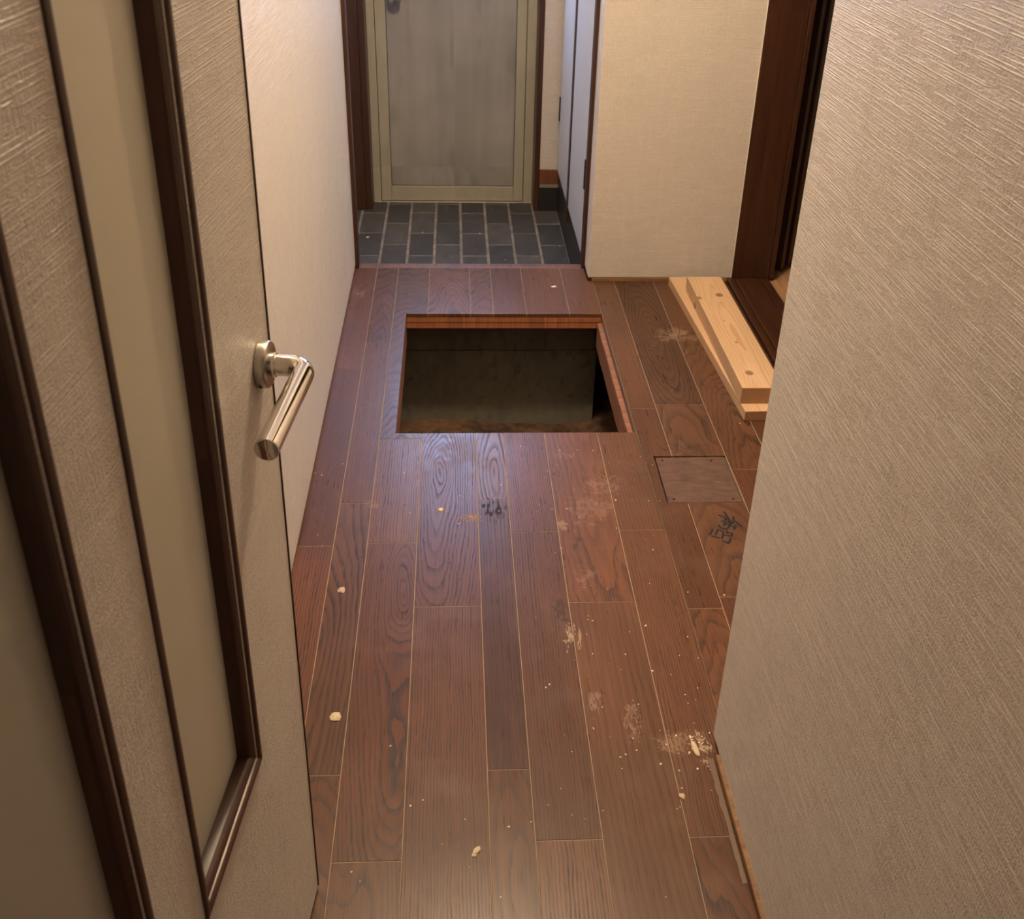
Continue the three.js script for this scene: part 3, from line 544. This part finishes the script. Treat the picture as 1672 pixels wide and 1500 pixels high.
// ---------------------------------------------------------------- ceiling lamp of the hall (above the frame)
const lamp = tag(group('ceiling_lamp'), 'round warm ceiling lamp over the hall', 'lamp');
lamp.position.set(LAMP.at[0], 0, LAMP.at[2]);
{ const b = new THREE.CylinderGeometry(0.06, 0.06, 0.02, 40); b.translate(0, 2.389, 0); mesh('mount', b, ceilingWhite, lamp);
  const dome = new THREE.SphereGeometry(0.075, 40, 24); dome.translate(0, LAMP.at[1], 0);
  mesh('globe', dome, new THREE.MeshStandardMaterial({ color: rgb(0.9, 0.86, 0.78), roughness: 0.5, emissive: rgb(...LAMP.color), emissiveIntensity: 40 }), lamp); }
const bulb = new THREE.PointLight(rgb(...LAMP.color), LAMP.candela, 0, 2);
bulb.position.set(...LAMP.at); bulb.castShadow = true; bulb.shadow.radius = 3.2; bulb.shadow.mapSize.set(2048, 2048); bulb.name = 'lamp_bulb'; scene.add(bulb);

// ---------------------------------------------------------------- crumbs and blobs left by the work
const putty = new THREE.MeshStandardMaterial({ color: rgb(0.58, 0.48, 0.31), roughness: 0.9 }), plaster = new THREE.MeshStandardMaterial({ color: rgb(0.7, 0.6, 0.48), roughness: 0.9 });
function blob(x, z, rx, rz, h, s, turn, label, mat = putty) {
  const g = new THREE.IcosahedronGeometry(1, 3), p = g.attributes.position, v = new THREE.Vector3();
  for (let i = 0; i < p.count; i++) {
    v.fromBufferAttribute(p, i); const n = 0.62 + 0.75 * fbm(v.x * 1.6 + s + v.y, v.z * 1.6 + s - v.y * 0.7) + 0.12 * (noise(v.x * 5 + s, v.z * 5 + v.y * 5) - 0.5);
    p.setXYZ(i, v.x * rx * n, Math.max(-0.15, v.y) * h * n, v.z * rz * n);
  }
  g.computeVertexNormals();
  const m = mesh('putty_blob', g, mat); m.position.set(x, 0.15 * h * 0.5, z); m.rotation.y = turn; tag(m, label, 'putty', 'dried putty blobs on the floor'); return m;
}
blob(-0.2091, -1.3457, 0.0095, 0.011, 0.004, 2.2, 0.4, 'round flattened blob of cream putty on a plain floor board');
blob(-0.2277, -1.6912, 0.0075, 0.009, 0.0025, 5.6, 0.2, 'grey smudged blob of dried putty on a narrow striped board', new THREE.MeshStandardMaterial({ color: rgb(0.42, 0.33, 0.24), roughness: 0.8 }));
blob(0.3935, -1.2575, 0.0045, 0.017, 0.004, 8.1, 0.15, 'long drop-shaped cream putty blob near the wall corner');
blob(0.3537, -1.158, 0.0045, 0.006, 0.0035, 3.9, 0.5, 'small rounded cream putty lump touching a board seam');
blob(0.0264, -1.063, 0.0045, 0.0105, 0.003, 7.4, -0.5, 'slim bean-shaped cream putty flake on a straight-grained board');
blob(-0.0346, -1.9702, 0.006, 0.006, 0.003, 1.3, 0.2, 'little yellowish putty crumb beside a rubbed streak');
blob(0.3175, -3.2469, 0.009, 0.006, 0.002, 6.6, 0.3, 'pale paint flake between the hatch and the step', new THREE.MeshStandardMaterial({ color: rgb(0.72, 0.62, 0.56), roughness: 0.8 }));
const bits = [];
function bit(x, y, z, r) { const g = new THREE.DodecahedronGeometry(r, 0); g.scale(rr(0.7, 1.9), rr(0.35, 0.6), rr(0.7, 1.7)); g.rotateY(rr(0, 6)); g.translate(x, y + r * 0.3, z); bits.push(g); }
for (const [x, z] of SPECKS) if (x < 0.425 || z < -1.3) bit(x, 0, z, rr(0.0007, 0.0016));
for (let i = 0; i < 60; i++) { const x = rr(0.15, 0.42), z = rr(-2.25, -1.0); bit(x, 0, z, rr(0.0004, 0.0009)); }
for (let i = 0; i < 16; i++) { const x = 0.41 - Math.abs(rr(-0.1, 0.1) * rnd()), z = -1.26 + rr(-0.07, 0.07) * rnd(); bit(x, 0, z, rr(0.0008, 0.002)); }
for (const [x, z, r] of [[-0.345, -4.11, 0.005], [-0.13, -4.17, 0.0025], [0.1, -4.16, 0.003], [0.41, -4.02, 0.002], [0.19, -3.87, 0.002]]) bit(x, -0.149, z, r);
const crumbs = mesh('plaster_crumbs', join(bits), plaster); crumbs.userData.kind = 'stuff'; tag(crumbs, 'tiny pale plaster crumbs scattered over the floor boards', 'crumbs');
// glue film left on the boards where the skirting stood
{ const n = 30, a = [], b = []; for (let i = 0; i <= n; i++) { const z = -1.235 + 0.24 * i / n; a.push([0.4085 + 0.0035 * (noise(i * 0.5, 9) - 0.5) + 0.004 * i / n, z]); b.unshift([0.4195, z]); }
  const g = slab([...a, ...b], 0.0009, 0.0008, 0.0003);
  tag(mesh('glue_strip', triUV(g), new THREE.MeshStandardMaterial({ color: rgb(0.14, 0.085, 0.052), roughness: 0.4 })), 'thin brownish glue film along the foot of the corner wall', 'glue residue'); }

renderer.render(scene, camera);
